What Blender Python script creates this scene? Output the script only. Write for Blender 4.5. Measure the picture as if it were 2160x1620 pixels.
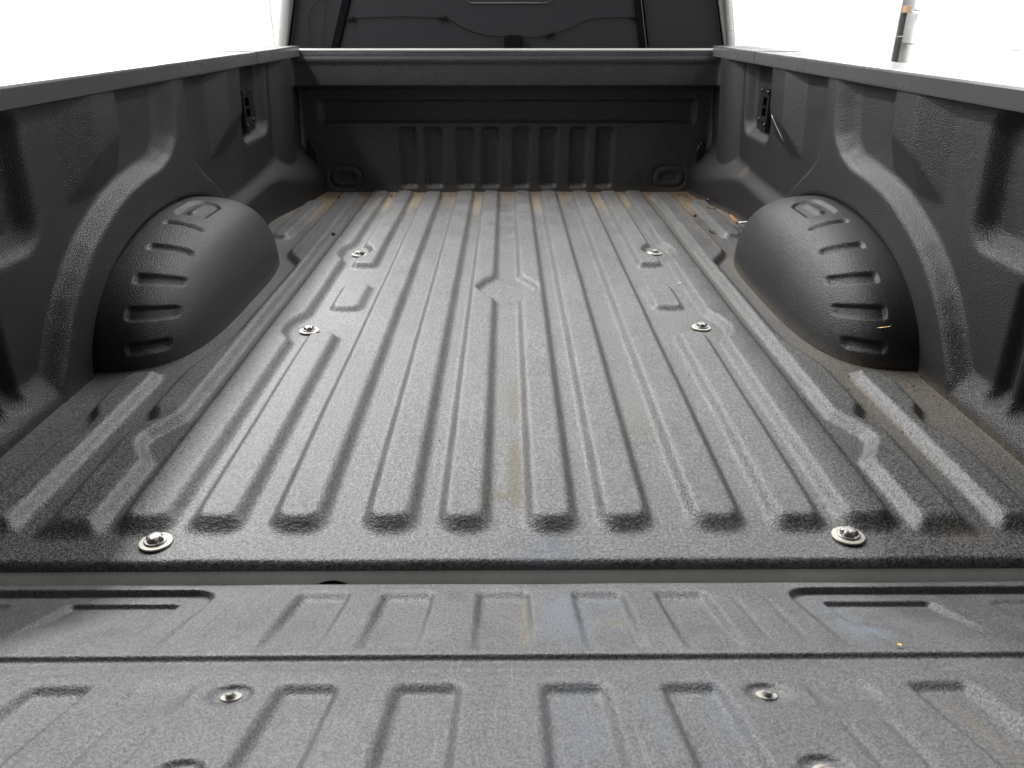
import bpy, bmesh, math, random
import numpy as np
from mathutils import Vector, Matrix

for o in list(bpy.data.objects):
    bpy.data.objects.remove(o, do_unlink=True)
SC = bpy.context.scene
COL = SC.collection
R = math.radians
random.seed(7)
rng = np.random.default_rng(11)

# ------------------------------------------------------------------ camera
PITCH = R(25.15)
YAW = math.atan(12 / 1640.0) * math.cos(PITCH)
cam_d = bpy.data.cameras.new('camera')
cam = bpy.data.objects.new('camera', cam_d)
COL.objects.link(cam)
fw = Vector((math.sin(YAW) * math.cos(PITCH), math.cos(YAW) * math.cos(PITCH), -math.sin(PITCH)))
rt = Vector((math.cos(YAW), -math.sin(YAW), 0))
up = rt.cross(fw)
cam.matrix_world = Matrix(((rt.x, up.x, -fw.x, 0), (rt.y, up.y, -fw.y, 0),
                           (rt.z, up.z, -fw.z, 0.65), (0, 0, 0, 1)))
cam_d.sensor_width = 36
cam_d.lens = 1640 / 2160 * 36
cam_d.clip_start = 0.02
cam_d.clip_end = 200
cam_d.dof.use_dof = True
cam_d.dof.focus_distance = 1.75
cam_d.dof.aperture_fstop = 12
SC.camera = cam

# ------------------------------------------------------------------ world (soft indoor bounce)
w = bpy.data.worlds.new('World')
SC.world = w
w.use_nodes = True
bg = w.node_tree.nodes['Background']
bg.inputs[0].default_value = (0.93, 0.95, 1.0, 1)
bg.inputs[1].default_value = 0.12

# ------------------------------------------------------------------ lamps: two rows of ceiling tubes
def area(name, loc, sx, sy, power, col=(1, 0.98, 0.95)):
    l = bpy.data.lights.new(name, 'AREA')
    l.shape = 'RECTANGLE'
    l.size = sx
    l.size_y = sy
    l.energy = power
    l.color = col
    o = bpy.data.objects.new(name, l)
    COL.objects.link(o)
    o.location = loc
    return o
area('ceiling_lamp_row_left', (-1.95, 4.6, 2.75), 0.30, 5.0, 520, (1, 1, 1))
area('ceiling_lamp_row_right', (2.0, 4.6, 2.75), 0.30, 5.0, 180, (1, 1, 1))
area('ceiling_lamp_row_centre', (0.0, 5.2, 2.75), 0.50, 4.0, 190, (1, 1, 1))

SC.view_settings.view_transform = 'Standard'
SC.view_settings.look = 'None'
SC.view_settings.gamma = 1
SC.view_settings.exposure = 0.0
SC.cycles.max_bounces = 5
SC.cycles.diffuse_bounces = 3
SC.cycles.glossy_bounces = 3
SC.render.resolution_x = 1024
SC.render.resolution_y = 768

# ------------------------------------------------------------------ helpers
def mesh_obj(name, verts, faces, mat=None, parent=None, smooth=True, attrs=None):
    """verts in world coordinates; stored relative to the parent root"""
    me = bpy.data.meshes.new(name)
    verts = np.asarray(verts, dtype=np.float64)
    off = np.array(ROOT.get(parent.name, (0, 0, 0))) if parent else np.zeros(3)
    v = (verts - off).astype(np.float32)
    if isinstance(faces, np.ndarray):
        n, k = faces.shape
        me.vertices.add(len(v))
        me.vertices.foreach_set('co', v.ravel())
        me.loops.add(n * k)
        me.loops.foreach_set('vertex_index', faces.astype(np.int32).ravel())
        me.polygons.add(n)
        me.polygons.foreach_set('loop_start', np.arange(0, n * k, k, dtype=np.int32))
        me.update(calc_edges=True)
    else:
        me.from_pydata([tuple(x) for x in v], [], faces)
        me.update()
    me.validate()
    if smooth:
        me.polygons.foreach_set('use_smooth', np.ones(len(me.polygons), dtype=bool))
    if attrs:
        for k_, a in attrs.items():
            at = me.attributes.new(k_, 'FLOAT', 'POINT')
            at.data.foreach_set('value', np.asarray(a, dtype=np.float32).ravel())
    if mat:
        me.materials.append(mat)
    o = bpy.data.objects.new(name, me)
    COL.objects.link(o)
    if parent:
        o.parent = parent
        ROOT[o.name] = tuple(off)
    return o

ROOT = {}
def thing(name, loc, label, cat, group=None, rot=None):
    o = bpy.data.objects.new(name, None)
    o.empty_display_size = 0.05
    COL.objects.link(o)
    o.location = loc
    if rot is not None:
        o.rotation_euler = rot
    ROOT[o.name] = tuple(loc)
    tag(o, label, cat, group)
    return o

def tag(o, label=None, cat=None, group=None, kind=None):
    if label: o['label'] = label
    if cat: o['category'] = cat
    if group: o['group'] = group
    if kind: o['kind'] = kind
    return o

def grid_faces(nu, nv, flip=False):
    i = np.arange(nu - 1)[:, None] * nv + np.arange(nv - 1)[None, :]
    i = i.ravel()
    f = np.stack([i, i + nv, i + nv + 1, i + 1], 1)
    return f[:, ::-1] if flip else f

def ss(a, b, x):
    t = np.clip((x - a) / (b - a), 0, 1)
    return t * t * (3 - 2 * t)

def sd_rbox(x, y, cx, cy, hx, hy, r):
    qx = np.abs(x - cx) - hx + r
    qy = np.abs(y - cy) - hy + r
    return np.hypot(np.maximum(qx, 0), np.maximum(qy, 0)) + np.minimum(np.maximum(qx, qy), 0) - r

def sd_poly(x, y, poly):
    P = np.array(poly, dtype=float)
    d = np.full(x.shape, 1e9)
    s = np.ones(x.shape)
    n = len(P)
    for i in range(n):
        a = P[i]; b = P[i - 1]
        ex, ey = b - a
        wx = x - a[0]; wy = y - a[1]
        t = np.clip((wx * ex + wy * ey) / (ex * ex + ey * ey + 1e-12), 0, 1)
        bx = wx - ex * t; by = wy - ey * t
        d = np.minimum(d, bx * bx + by * by)
        c1 = y >= a[1]; c2 = y < b[1]; c3 = ex * wy > ey * wx
        flip = (c1 & c2 & c3) | (~c1 & ~c2 & ~c3)
        s = np.where(flip, -s, s)
    return s * np.sqrt(d)

def lathe(profile, segs=32, mod=None):
    """profile [(r,z)...]; mod(r,z,ang)->r"""
    v = []; f = []
    for (r, z) in profile:
        for k in range(segs):
            a = 2 * math.pi * k / segs
            rr = mod(r, z, a) if mod else r
            v.append((rr * math.cos(a), rr * math.sin(a), z))
    n = len(profile)
    for i in range(n - 1):
        for k in range(segs):
            f.append((i * segs + k, i * segs + (k + 1) % segs, (i + 1) * segs + (k + 1) % segs, (i + 1) * segs + k))
    f.append(tuple(reversed(range(segs))))
    f.append(tuple((n - 1) * segs + k for k in range(segs)))
    return np.array(v), f

def box(x0, x1, y0, y1, z0, z1, bev=0.0):
    bm = bmesh.new()
    bmesh.ops.create_cube(bm, size=1)
    for v in bm.verts:
        v.co = Vector(((x0 + x1) / 2 + v.co.x * (x1 - x0), (y0 + y1) / 2 + v.co.y * (y1 - y0), (z0 + z1) / 2 + v.co.z * (z1 - z0)))
    if bev > 0:
        bmesh.ops.bevel(bm, geom=bm.edges[:], offset=bev, segments=2, affect='EDGES', profile=0.6)
    bm.verts.index_update()
    v = [tuple(q.co) for q in bm.verts]
    f = [tuple(q.index for q in p.verts) for p in bm.faces]
    bm.free()
    return v, f

def tube(pts, r, segs=8, cap=True, taper=None):
    pts = [Vector(p) for p in pts]
    v = []; f = []
    n = len(pts)
    for i, p in enumerate(pts):
        t = (pts[min(i + 1, n - 1)] - pts[max(i - 1, 0)]).normalized()
        a = t.orthogonal().normalized() if abs(t.z) > 0.9 else t.cross(Vector((0, 0, 1))).normalized()
        b = t.cross(a)
        rr = r * (taper[i] if taper else 1)
        for k in range(segs):
            an = 2 * math.pi * k / segs
            v.append(tuple(p + a * (rr * math.cos(an)) + b * (rr * math.sin(an))))
    for i in range(n - 1):
        for k in range(segs):
            f.append((i * segs + k, i * segs + (k + 1) % segs, (i + 1) * segs + (k + 1) % segs, (i + 1) * segs + k))
    if cap:
        f.append(tuple(reversed(range(segs))))
        f.append(tuple((n - 1) * segs + k for k in range(segs)))
    return v, f

def join(*parts):
    V = []; F = []
    for v, f in parts:
        o = len(V)
        V += [tuple(x) for x in v]
        F += [tuple(i + o for i in q) for q in f]
    return V, F

# ------------------------------------------------------------------ materials
def new_mat(name):
    m = bpy.data.materials.new(name)
    m.use_nodes = True
    nt = m.node_tree
    return m, nt, nt.nodes['Principled BSDF']

def N(nt, t, **kw):
    n = nt.nodes.new(t)
    for k, v in kw.items():
        setattr(n, k, v)
    return n

def ramp(nt, src, p0, p1, c0=(0, 0, 0, 1), c1=(1, 1, 1, 1)):
    r = N(nt, 'ShaderNodeValToRGB')
    r.color_ramp.elements[0].position = p0
    r.color_ramp.elements[1].position = p1
    r.color_ramp.elements[0].color = c0
    r.color_ramp.elements[1].color = c1
    nt.links.new(src, r.inputs[0])
    return r

def mixc(nt, fac, a, b):
    m = N(nt, 'ShaderNodeMix', data_type='RGBA')
    L = nt.links.new
    if isinstance(fac, (int, float)): m.inputs[0].default_value = fac
    else: L(fac, m.inputs[0])
    for s, i in ((a, 6), (b, 7)):
        if isinstance(s, tuple): m.inputs[i].default_value = s
        else: L(s, m.inputs[i])
    return m.outputs[2]

def math_n(nt, op, a, b=None, clamp=False):
    m = N(nt, 'ShaderNodeMath', operation=op)
    m.use_clamp = clamp
    for s, i in ((a, 0), (b, 1)):
        if s is None: continue
        if isinstance(s, (int, float)): m.inputs[i].default_value = s
        else: nt.links.new(s, m.inputs[i])
    return m.outputs[0]

def noise(nt, co, scale, detail=2, rough=0.5, dist=0.0):
    n = N(nt, 'ShaderNodeTexNoise')
    n.inputs['Scale'].default_value = scale
    n.inputs['Detail'].default_value = detail
    n.inputs['Roughness'].default_value = rough
    n.inputs['Distortion'].default_value = dist
    nt.links.new(co, n.inputs['Vector'])
    return n.outputs['Fac']

def liner_mat(name, base, dust, grain, bump, rough=0.5, dust_amt=0.5, spec=0.5, pebble=0.0, second=0.38, sheen=0.0, scuff=0.0):
    m, nt, b = new_mat(name)
    L = nt.links.new
    tc = N(nt, 'ShaderNodeTexCoord').outputs['Object']
    # wear/dust tone
    mid = noise(nt, tc, 9.0, 4, 0.72)
    fac = ramp(nt, mid, 0.34, 0.70).outputs[0]
    facm = math_n(nt, 'MULTIPLY', fac, dust_amt)
    c = mixc(nt, facm, (*base, 1), (*dust, 1))
    # grain: some relief light and shade put into colour, pale tips and dark pits
    g1 = noise(nt, tc, grain, 1, 0.5)
    g2 = noise(nt, tc, grain * 0.45, 0, 0.5)
    gr = math_n(nt, 'ADD', math_n(nt, 'MULTIPLY', g1, 1 - second), math_n(nt, 'MULTIPLY', g2, second))
    tip = ramp(nt, gr, 0.41, 0.62).outputs[0]
    c = mixc(nt, tip, mixc(nt, 0.55, c, (0.008, 0.008, 0.009, 1)), mixc(nt, 0.40, c, (*[min(1, x * 2.3) for x in dust], 1)))
    if scuff:      # fine lengthwise cargo scratches
        mp = N(nt, 'ShaderNodeMapping')
        mp.inputs['Scale'].default_value = (420, 5, 5)
        mp.inputs['Rotation'].default_value = (0, 0, 0.06)
        L(tc, mp.inputs['Vector'])
        sc_ = ramp(nt, noise(nt, mp.outputs[0], 1.0, 1, 0.5), 0.70, 0.78).outputs[0]
        c = mixc(nt, math_n(nt, 'MULTIPLY', sc_, scuff), c, (*[min(1, x * 2.5) for x in dust], 1))
    # dirt, chalk and tan marks carried as attributes
    dn = ramp(nt, noise(nt, tc, 60.0, 3, 0.75), 0.30, 0.62).outputs[0]
    da = N(nt, 'ShaderNodeAttribute', attribute_name='dirt').outputs['Fac']
    dirt = math_n(nt, 'MULTIPLY', da, math_n(nt, 'ADD', math_n(nt, 'MULTIPLY', dn, 0.85), 0.15), clamp=True)
    dcol = mixc(nt, noise(nt, tc, 150.0, 1, 0.7), (0.060, 0.050, 0.038, 1), (0.27, 0.218, 0.155, 1))
    c = mixc(nt, dirt, c, dcol)
    ca = N(nt, 'ShaderNodeAttribute', attribute_name='chalk').outputs['Fac']
    cn = ramp(nt, noise(nt, tc, 26.0, 4, 0.75), 0.36, 0.62).outputs[0]
    chalk = math_n(nt, 'MULTIPLY', math_n(nt, 'MULTIPLY', ca, 0.75), cn, clamp=True)
    c = mixc(nt, chalk, c, (0.165, 0.190, 0.225, 1))
    ta = N(nt, 'ShaderNodeAttribute', attribute_name='tan').outputs['Fac']
    tan_ = math_n(nt, 'MULTIPLY', ta, math_n(nt, 'ADD', math_n(nt, 'MULTIPLY', cn, 0.6), 0.3), clamp=True)
    c = mixc(nt, tan_, c, (0.19, 0.165, 0.11, 1))
    L(c, b.inputs['Base Color'])
    anyd = math_n(nt, 'MAXIMUM', dirt, math_n(nt, 'MAXIMUM', chalk, tan_))
    rr = math_n(nt, 'ADD', rough, math_n(nt, 'MULTIPLY', anyd, 0.35), clamp=True)
    rr = math_n(nt, 'ADD', rr, math_n(nt, 'MULTIPLY', math_n(nt, 'SUBTRACT', mid, 0.5), 0.15), clamp=True)
    L(rr, b.inputs['Roughness'])
    sp = math_n(nt, 'MULTIPLY', math_n(nt, 'SUBTRACT', 1.0, anyd), spec)
    L(sp, b.inputs['Specular IOR Level'])
    # relief
    h = gr
    if pebble:
        vo = N(nt, 'ShaderNodeTexVoronoi')
        vo.inputs['Scale'].default_value = pebble
        L(tc, vo.inputs['Vector'])
        h = math_n(nt, 'ADD', math_n(nt, 'MULTIPLY', gr, 0.6), math_n(nt, 'MULTIPLY', vo.outputs['Distance'], -0.7))
    if sheen:
        b.inputs['Sheen Weight'].default_value = sheen
        b.inputs['Sheen Roughness'].default_value = 0.45
        b.inputs['Sheen Tint'].default_value = (0.9, 0.9, 0.92, 1)
    bp = N(nt, 'ShaderNodeBump')
    bp.inputs['Strength'].default_value = bump
    bp.inputs['Distance'].default_value = 0.0022
    L(h, bp.inputs['Height'])
    L(bp.outputs[0], b.inputs['Normal'])
    return m

M_FLOOR = liner_mat('floor_liner_plastic', (0.034, 0.034, 0.036), (0.104, 0.102, 0.098), 450, 0.80, 0.50, 0.78, 0.55, 0, 0.36, 0.0, 0.35)
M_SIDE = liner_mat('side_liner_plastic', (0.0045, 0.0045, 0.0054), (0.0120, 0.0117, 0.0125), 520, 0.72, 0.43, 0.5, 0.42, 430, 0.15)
M_FRONT = liner_mat('front_liner_plastic', (0.026, 0.026, 0.030), (0.046, 0.046, 0.050), 420, 0.40, 0.5, 0.5, 0.5, 0, 0.15)
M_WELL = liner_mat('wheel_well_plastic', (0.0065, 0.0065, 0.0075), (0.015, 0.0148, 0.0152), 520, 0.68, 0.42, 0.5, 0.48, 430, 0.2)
M_TAIL = liner_mat('tailgate_liner_plastic', (0.042, 0.042, 0.045), (0.118, 0.117, 0.118), 620, 0.55, 0.50, 0.8, 0.55, 0, 0.20, 0.0, 0.30)

def simple(name, col, rough, metal=0.0, spec=0.5, bump=None, var=0.15, vscale=40, det=3):
    m, nt, b = new_mat(name)
    L = nt.links.new
    tc = N(nt, 'ShaderNodeTexCoord').outputs['Object']
    n = noise(nt, tc, vscale, det, 0.65)
    c = mixc(nt, n, (*[x * (1 - var) for x in col], 1), (*[min(1, x * (1 + var)) for x in col], 1))
    L(c, b.inputs['Base Color'])
    b.inputs['Metallic'].default_value = metal
    b.inputs['Specular IOR Level'].default_value = spec
    L(math_n(nt, 'ADD', rough, math_n(nt, 'MULTIPLY', math_n(nt, 'SUBTRACT', n, 0.5), 0.2), clamp=True), b.inputs['Roughness'])
    if bump:
        bp = N(nt, 'ShaderNodeBump')
        bp.inputs['Strength'].default_value = bump[1]
        bp.inputs['Distance'].default_value = 0.001
        L(noise(nt, tc, bump[0], 3), bp.inputs['Height'])
        L(bp.outputs[0], b.inputs['Normal'])
    return m

M_PAINT = simple('silver_paint', (0.085, 0.085, 0.083), 0.30, 0.2, 0.5, None, 0.06, 12)
M_SILL = simple('pale_sill_paint', (0.80, 0.83, 0.72), 0.45, 0.0, 0.4, None, 0.25, 14)  # body paint made paler to offset the shade at the liner edge
M_STRIP = simple('bulkhead_paint', (0.26, 0.26, 0.25), 0.4, 0, 0.4, None, 0.1, 20)
M_RAIL = simple('satin_rail_plastic', (0.066, 0.063, 0.065), 0.26, 0.0, 0.5, None, 0.05, 5)
M_BLACKMETAL = simple('black_metal', (0.012, 0.012, 0.013), 0.33, 0.0, 0.5)
M_RUBBER = simple('black_rubber', (0.012, 0.012, 0.012), 0.6)
M_HOLE = simple('dark_cavity', (0.003, 0.003, 0.003), 0.9, 0, 0.1)
M_ZINC = simple('dull_zinc_washer', (0.42, 0.40, 0.35), 0.5, 0.3, 0.5, (260, 0.1), 0.12, 120)
M_BOLT = simple('grey_bolt_steel', (0.26, 0.25, 0.24), 0.4, 0.6, 0.5, (200, 0.15), 0.3, 160)
M_GLASS = simple('privacy_glass', (0.022, 0.0225, 0.024), 0.02, 0.0, 0.5, None, 0.05, 3)
M_TRIM = simple('gloss_black_trim', (0.003, 0.003, 0.004), 0.2, 0, 0.25)
M_WIRE = simple('black_wire', (0.002, 0.002, 0.002), 0.6, 0, 0.08)
M_WALL = simple('white_wall_paint', (0.86, 0.86, 0.84), 0.7, 0, 0.3, (120, 0.1), 0.02, 6)
M_PANEL = simple('white_door_paint', (0.88, 0.88, 0.87), 0.5, 0, 0.3, None, 0.02, 4)
M_STEEL = simple('dark_post_steel', (0.018, 0.017, 0.019), 0.55, 0, 0.25)
M_WOOD = simple('raw_wood', (0.22, 0.15, 0.09), 0.7, 0, 0.3, (90, 0.3), 0.3, 60)
M_CONC = simple('concrete', (0.36, 0.35, 0.33), 0.8, 0, 0.3, (60, 0.4), 0.2, 8)
M_FILTER = simple('cigarette_filter', (0.22, 0.12, 0.06), 0.8, 0, 0.2, (700, 0.3), 0.4, 300)
M_PAPER = simple('cigarette_paper', (0.80, 0.76, 0.70), 0.8, 0, 0.2, (800, 0.2), 0.1, 200)
M_LEAF = simple('dry_leaf', (0.085, 0.050, 0.028), 0.8, 0, 0.2, (400, 0.4), 0.5, 200)
M_STRAW = simple('dry_straw', (0.62, 0.46, 0.20), 0.7, 0, 0.3, (500, 0.3), 0.3, 150)
M_THREAD = simple('pale_thread', (0.75, 0.72, 0.62), 0.8)
M_GRIT = simple('sandy_grit', (0.24, 0.17, 0.10), 0.9, 0, 0.2, None, 0.7, 90)

# ------------------------------------------------------------------ setting: garage floor and walls
def struct(name, v, f, mat, smooth=False):
    o = mesh_obj(name, v, f, mat, None, smooth)
    o['kind'] = 'structure'
    ROOT[o.name] = (0, 0, 0)
    return o
GZ = -0.90
struct('wall_front', *box(-2.64, 2.66, 9.7, 9.9, -0.90, 3.4), M_WALL)
struct('garage_floor', *box(-6, 6, -4, 14, GZ - 0.1, GZ), M_CONC)
XL, XR = -2.65, 2.65
wl = struct('wall_left', *box(XL - 0.2, XL - 0.012, 0.5, 13, GZ, 3.4), M_WALL)
z = GZ
k = 0
pv, pf = box(XL - 0.012, XL, 0.5, 13, GZ + 0.001, GZ + 0.3025, 0.001)
first = None
while z < 2.2:                                         # wide horizontal wall boards
    if first is None:
        first = mesh_obj('board', pv, pf, M_WALL, wl, False)
    else:
        c = first.copy(); COL.objects.link(c); c.parent = wl; c.location = (0, 0, z - GZ)
    z += 0.303
wr = struct('wall_right', *box(XR + 0.012, XR + 0.2, 0.5, 13, GZ, 3.4), M_WALL)
bv, bf = box(XR, XR + 0.012, 0, 0.394, 0, 0.194, 0.004)
first = None
for row in range(0, 14):
    for cidx in range(0, 12):
        y = 0.8 + cidx * 0.40 + (0.2 if row % 2 else 0)
        if y > 5.3 + 0.3: continue
        zz = 0.0 + GZ + 0.003 + (row + 2) * 0.20
        if first is None:
            first = mesh_obj('block', np.array(bv), bf, M_WALL, wr, False)
            c = first
        else:
            c = first.copy(); COL.objects.link(c); c.parent = wr
        c.location = (0, y, zz)
dp = mesh_obj('white_panel', *box(2.53, 2.552, 5.56, 8.6, GZ, 1.75, 0.003), M_PANEL, None, False)
tag(dp, 'tall plain white panel standing in front of the white wall', 'panel')
ps = thing('panel_post', (2.575, 5.52, GZ), 'thin dark steel post along the edge of the white panel', 'post')
mesh_obj('post', *box(2.553, 2.578, 5.520, 5.552, GZ, 0.686, 0.003), M_STEEL, ps, False)
mesh_obj('strap', *box(2.551, 2.580, 5.517, 5.555, 0.545, 0.549), M_ZINC, ps, False)
wb = mesh_obj('wood_block', *box(2.554, 2.59, 5.495, 5.555, 0.6865, 0.726, 0.003), M_WOOD, None, False)
tag(wb, 'small raw wood block resting on top of the dark post', 'wood block')

# ------------------------------------------------------------------ pickup truck
truck = thing('pickup_truck', (0, 2.0, GZ), 'silver pickup truck with open cargo bed and dark rear window', 'truck')

def prism_y(profile, y0, y1):
    """closed XZ profile extruded along Y"""
    n = len(profile)
    v = [(x, y0, z) for x, z in profile] + [(x, y1, z) for x, z in profile]
    f = [(i, (i + 1) % n, n + (i + 1) % n, n + i) for i in range(n)]
    f += [tuple(reversed(range(n))), tuple(n + i for i in range(n))]
    return v, f

# bed floor pan under the liner (its painted rear end shows as the sill)
def prism_x(profile, x0, x1):
    n_ = len(profile)
    v = [(x0, y, z_) for y, z_ in profile] + [(x1, y, z_) for y, z_ in profile]
    f = [(i, n_ + i, n_ + (i + 1) % n_, (i + 1) % n_) for i in range(n_)]
    f += [tuple(range(n_)), tuple(reversed(range(n_, 2 * n_)))]
    return v, f
mesh_obj('bed_floor', *prism_x([(3.30, -0.0145), (0.846, -0.0145), (0.8335, -0.0160), (0.8225, -0.0285), (0.8135, -0.0410), (0.8125, -0.080), (3.30, -0.080)], -0.86, 0.86), M_SILL, truck, False)
hole = lathe([(0.0001, 0), (0.022, 0), (0.022, 0.006), (0.0001, 0.006)], 20)
hv = [(-0.232 + x * 1.15, 0.8175 + y * 0.35 - z * 0.3, -0.0355 + y * 0.45 + z * 0.35) for x, y, z in hole[0]]
mesh_obj('striker_hole', hv, hole[1], M_HOLE, truck)
for s in (-1, 1):
    prof = [(s * 0.965, 0.535), (s * 0.985, 0.50), (s * 1.00, 0.30), (s * 1.005, 0.10), (s * 0.99, -0.15), (s * 0.97, -0.30),
            (s * 0.93, -0.30), (s * 0.93, 0.535)]
    mesh_obj('bed_side', *prism_y(prof, 0.80, 3.36), M_PAINT, truck, False)
    ep = [(s * 0.838, 0.519), (s * 0.9295, 0.519), (s * 0.9295, -0.30), (s * 0.862, -0.30), (s * 0.862, 0.10)]
    mesh_obj('end_post', *prism_y(ep, 0.803, 0.8315), M_PAINT, truck, False)
    # rail cap: lip, flat top with three long grooves, outer edge
    top = 0.5565
    pr = [(0.806, 0.519), (0.7895, 0.5205), (0.7885, 0.524), (0.7885, 0.551), (0.790, 0.5552), (0.7945, top)]
    for g in (0.825, 0.848, 0.871, 0.894):
        pr += [(g - 0.003, top), (g - 0.0015, top - 0.0022), (g + 0.0015, top - 0.0022), (g + 0.003, top)]
    pr += [(0.935, top), (0.952, top - 0.004), (0.962, top - 0.016), (0.962, 0.536), (0.81, 0.536)]
    pr = [(s * a, b_) for a, b_ in pr]
    rc = mesh_obj('rail_cap', *prism_y(pr, 0.80, 3.215), M_RAIL, truck, False)
    pr2 = [(s * (abs(a) - 0.0012 if abs(a) < 0.80 else abs(a)), b_ + (0.0012 if b_ > 0.55 else 0)) for a, b_ in pr]
    mesh_obj('end_cap', *prism_y(pr2, 2.67, 3.222), M_RAIL, rc, False)
# bulkhead top strip in body paint
mesh_obj('bulkhead_top', *box(-0.90, 0.90, 3.214, 3.36, 0.536, 0.5445, 0.003), M_STRIP, truck, False)
mesh_obj('bulkhead', *box(-0.88, 0.88, 3.30, 3.35, -0.10, 0.526), M_PAINT, truck, False)

# tailgate body under its liner
TAU = R(22)
TY, TZ = 0.815, -0.02
def tg(X, s, h=0.0):
    return (X, TY - s * math.cos(TAU) - h * math.sin(TAU) * 1.0, TZ + s * math.sin(TAU) + h * math.cos(TAU))
def tgv(X, s, h):
    return np.stack([X, TY - s * math.cos(TAU) - h * math.sin(TAU), TZ + s * math.sin(TAU) + h * math.cos(TAU)], -1)
bv, bf = box(-0.79, 0.79, 0.012, 0.535, -0.075, -0.031, 0.006)
mesh_obj('tailgate', [tg(x, y, z) for x, y, z in bv], bf, M_PAINT, truck, False)

# cab shell
def rpoly(pts, r, n=6):
    out = []
    m = len(pts)
    for i in range(m):
        p0 = Vector(pts[i - 1]); p = Vector(pts[i]); p1 = Vector(pts[(i + 1) % m])
        a = (p0 - p).normalized(); b_ = (p1 - p).normalized()
        q0 = p + a * r; q1 = p + b_ * r
        for k_ in range(n):
            t = k_ / (n - 1)
            out.append(tuple((1 - t) ** 2 * q0 + 2 * t * (1 - t) * p + t * t * q1))
    return out
def tilt(x, z, y0):
    return (x, y0 + (z - 0.54) * 0.22, z)
GY = 3.42
open_ = rpoly([(-0.895, 0.50), (0.895, 0.50), (0.79, 1.02), (-0.79, 1.02)], 0.05)
mid_ = rpoly([(-0.935, 0.30), (0.935, 0.30), (0.835, 1.08), (-0.835, 1.08)], 0.06)
out_ = rpoly([(-0.985, 0.28), (0.985, 0.28), (0.865, 1.12), (-0.865, 1.12)], 0.09)
far_ = rpoly([(-1.0, 0.28), (1.0, 0.28), (0.88, 1.14), (-0.88, 1.14)], 0.10)
n = len(open_)
V = [tilt(x, z_, GY + 0.02) for x, z_ in open_] + [tilt(x, z_, GY - 0.004) for x, z_ in open_] + [tilt(x, z_, GY) for x, z_ in mid_] + \
    [tilt(x, z_, GY + 0.07) for x, z_ in out_] + [tilt(x, z_, GY + 0.25) for x, z_ in far_] + [(x, 5.1, z_) for x, z_ in far_]
F = []
for l in range(5):
    for i in range(n):
        j = (i + 1) % n
        F.append((l * n + i, l * n + j, (l + 1) * n + j, (l + 1) * n + i))
mesh_obj('cab_body', V, F, M_PAINT, truck, True)
mesh_obj('cab_lower_body', *box(-0.98, 0.98, 3.45, 5.1, -0.45, 0.40, 0.05), M_PAINT, truck, False)
# rear window: three panes, two dividers, wiring
win_v = [tilt(x, z_, GY + 0.030) for x, z_ in rpoly([(-0.91, 0.49), (0.91, 0.49), (0.80, 1.03), (-0.80, 1.03)], 0.05)]
n = len(win_v)
win = mesh_obj('rear_window', win_v + [(x, y + 0.006, z_) for x, y, z_ in win_v],
               [tuple(range(n)), tuple(reversed(range(n, 2 * n)))] + [(i, n + i, n + (i + 1) % n, (i + 1) % n) for i in range(n)], M_TRIM, truck, False)
def gz(z_):
    return GY + (z_ - 0.54) * 0.22
def slab(poly, y_off, th):
    v = [(x, gz(z_) + y_off, z_) for x, z_ in poly]
    m = len(v)
    v2 = v + [(x, y + th, z_) for x, y, z_ in v]
    return v2, [tuple(range(m)), tuple(reversed(range(m, 2 * m)))] + [(i, m + i, m + (i + 1) % m, (i + 1) % m) for i in range(m)]
def side_x(z_, a=(0.895, 0.50), b_=(0.79, 1.02)):
    return a[0] + (b_[0] - a[0]) * (z_ - a[1]) / (b_[1] - a[1])
dl = lambda z_: -0.690 + (z_ - 0.55) * 0.31      # left divider centre
dr = lambda z_: 0.553 - (z_ - 0.55) * 0.16
zb, zt = 0.515, 1.0
mesh_obj('pane', *slab([(-side_x(zb) + 0.006, zb), (dl(zb) - 0.02, zb), (dl(zt) - 0.02, zt), (-side_x(zt) + 0.006, zt)], 0.022, 0.004), M_GLASS, win, False)
mesh_obj('pane', *slab([(dl(zb) + 0.016, zb), (dr(zb) - 0.016, zb), (dr(zt) - 0.016, zt), (dl(zt) + 0.016, zt)], 0.018, 0.004), M_GLASS, win, False)
mesh_obj('pane', *slab([(dr(zb) + 0.026, zb), (side_x(zb) - 0.006, zb), (side_x(zt) - 0.006, zt), (dr(zt) + 0.026, zt)], 0.022, 0.004), M_GLASS, win, False)
for fn, wd in ((dl, 0.016), (dr, 0.016)):
    mesh_obj('divider', *slab([(fn(zb) - wd, zb), (fn(zb) + wd * 0.7, zb), (fn(zt) + wd * 0.7, zt), (fn(zt) - wd, zt)], 0.010, 0.012), M_TRIM, win, False)
mesh_obj('divider_edge', *slab([(dr(zb) + 0.013, zb), (dr(zb) + 0.016, zb), (dr(zt) + 0.016, zt), (dr(zt) + 0.013, zt)], 0.008, 0.01), M_RAIL, win, False)
lat = rpoly([(-0.010, 0.53), (0.069, 0.53), (0.067, 0.586), (0.052, 0.592), (0.008, 0.592), (-0.009, 0.586)], 0.006, 3)
mesh_obj('latch', *slab(lat, 0.000, 0.018), M_WIRE, win, False)
fr = rpoly([(-0.165, 0.708), (0.185, 0.708), (0.185, 0.80), (-0.165, 0.80)], 0.03, 6)
fv = [(x, gz(z_) + 0.0155, z_) for x, z_ in fr]
mesh_obj('slider_frame', *tube(fv + fv[:1], 0.0016, 6, False), M_RAIL, win)
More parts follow.
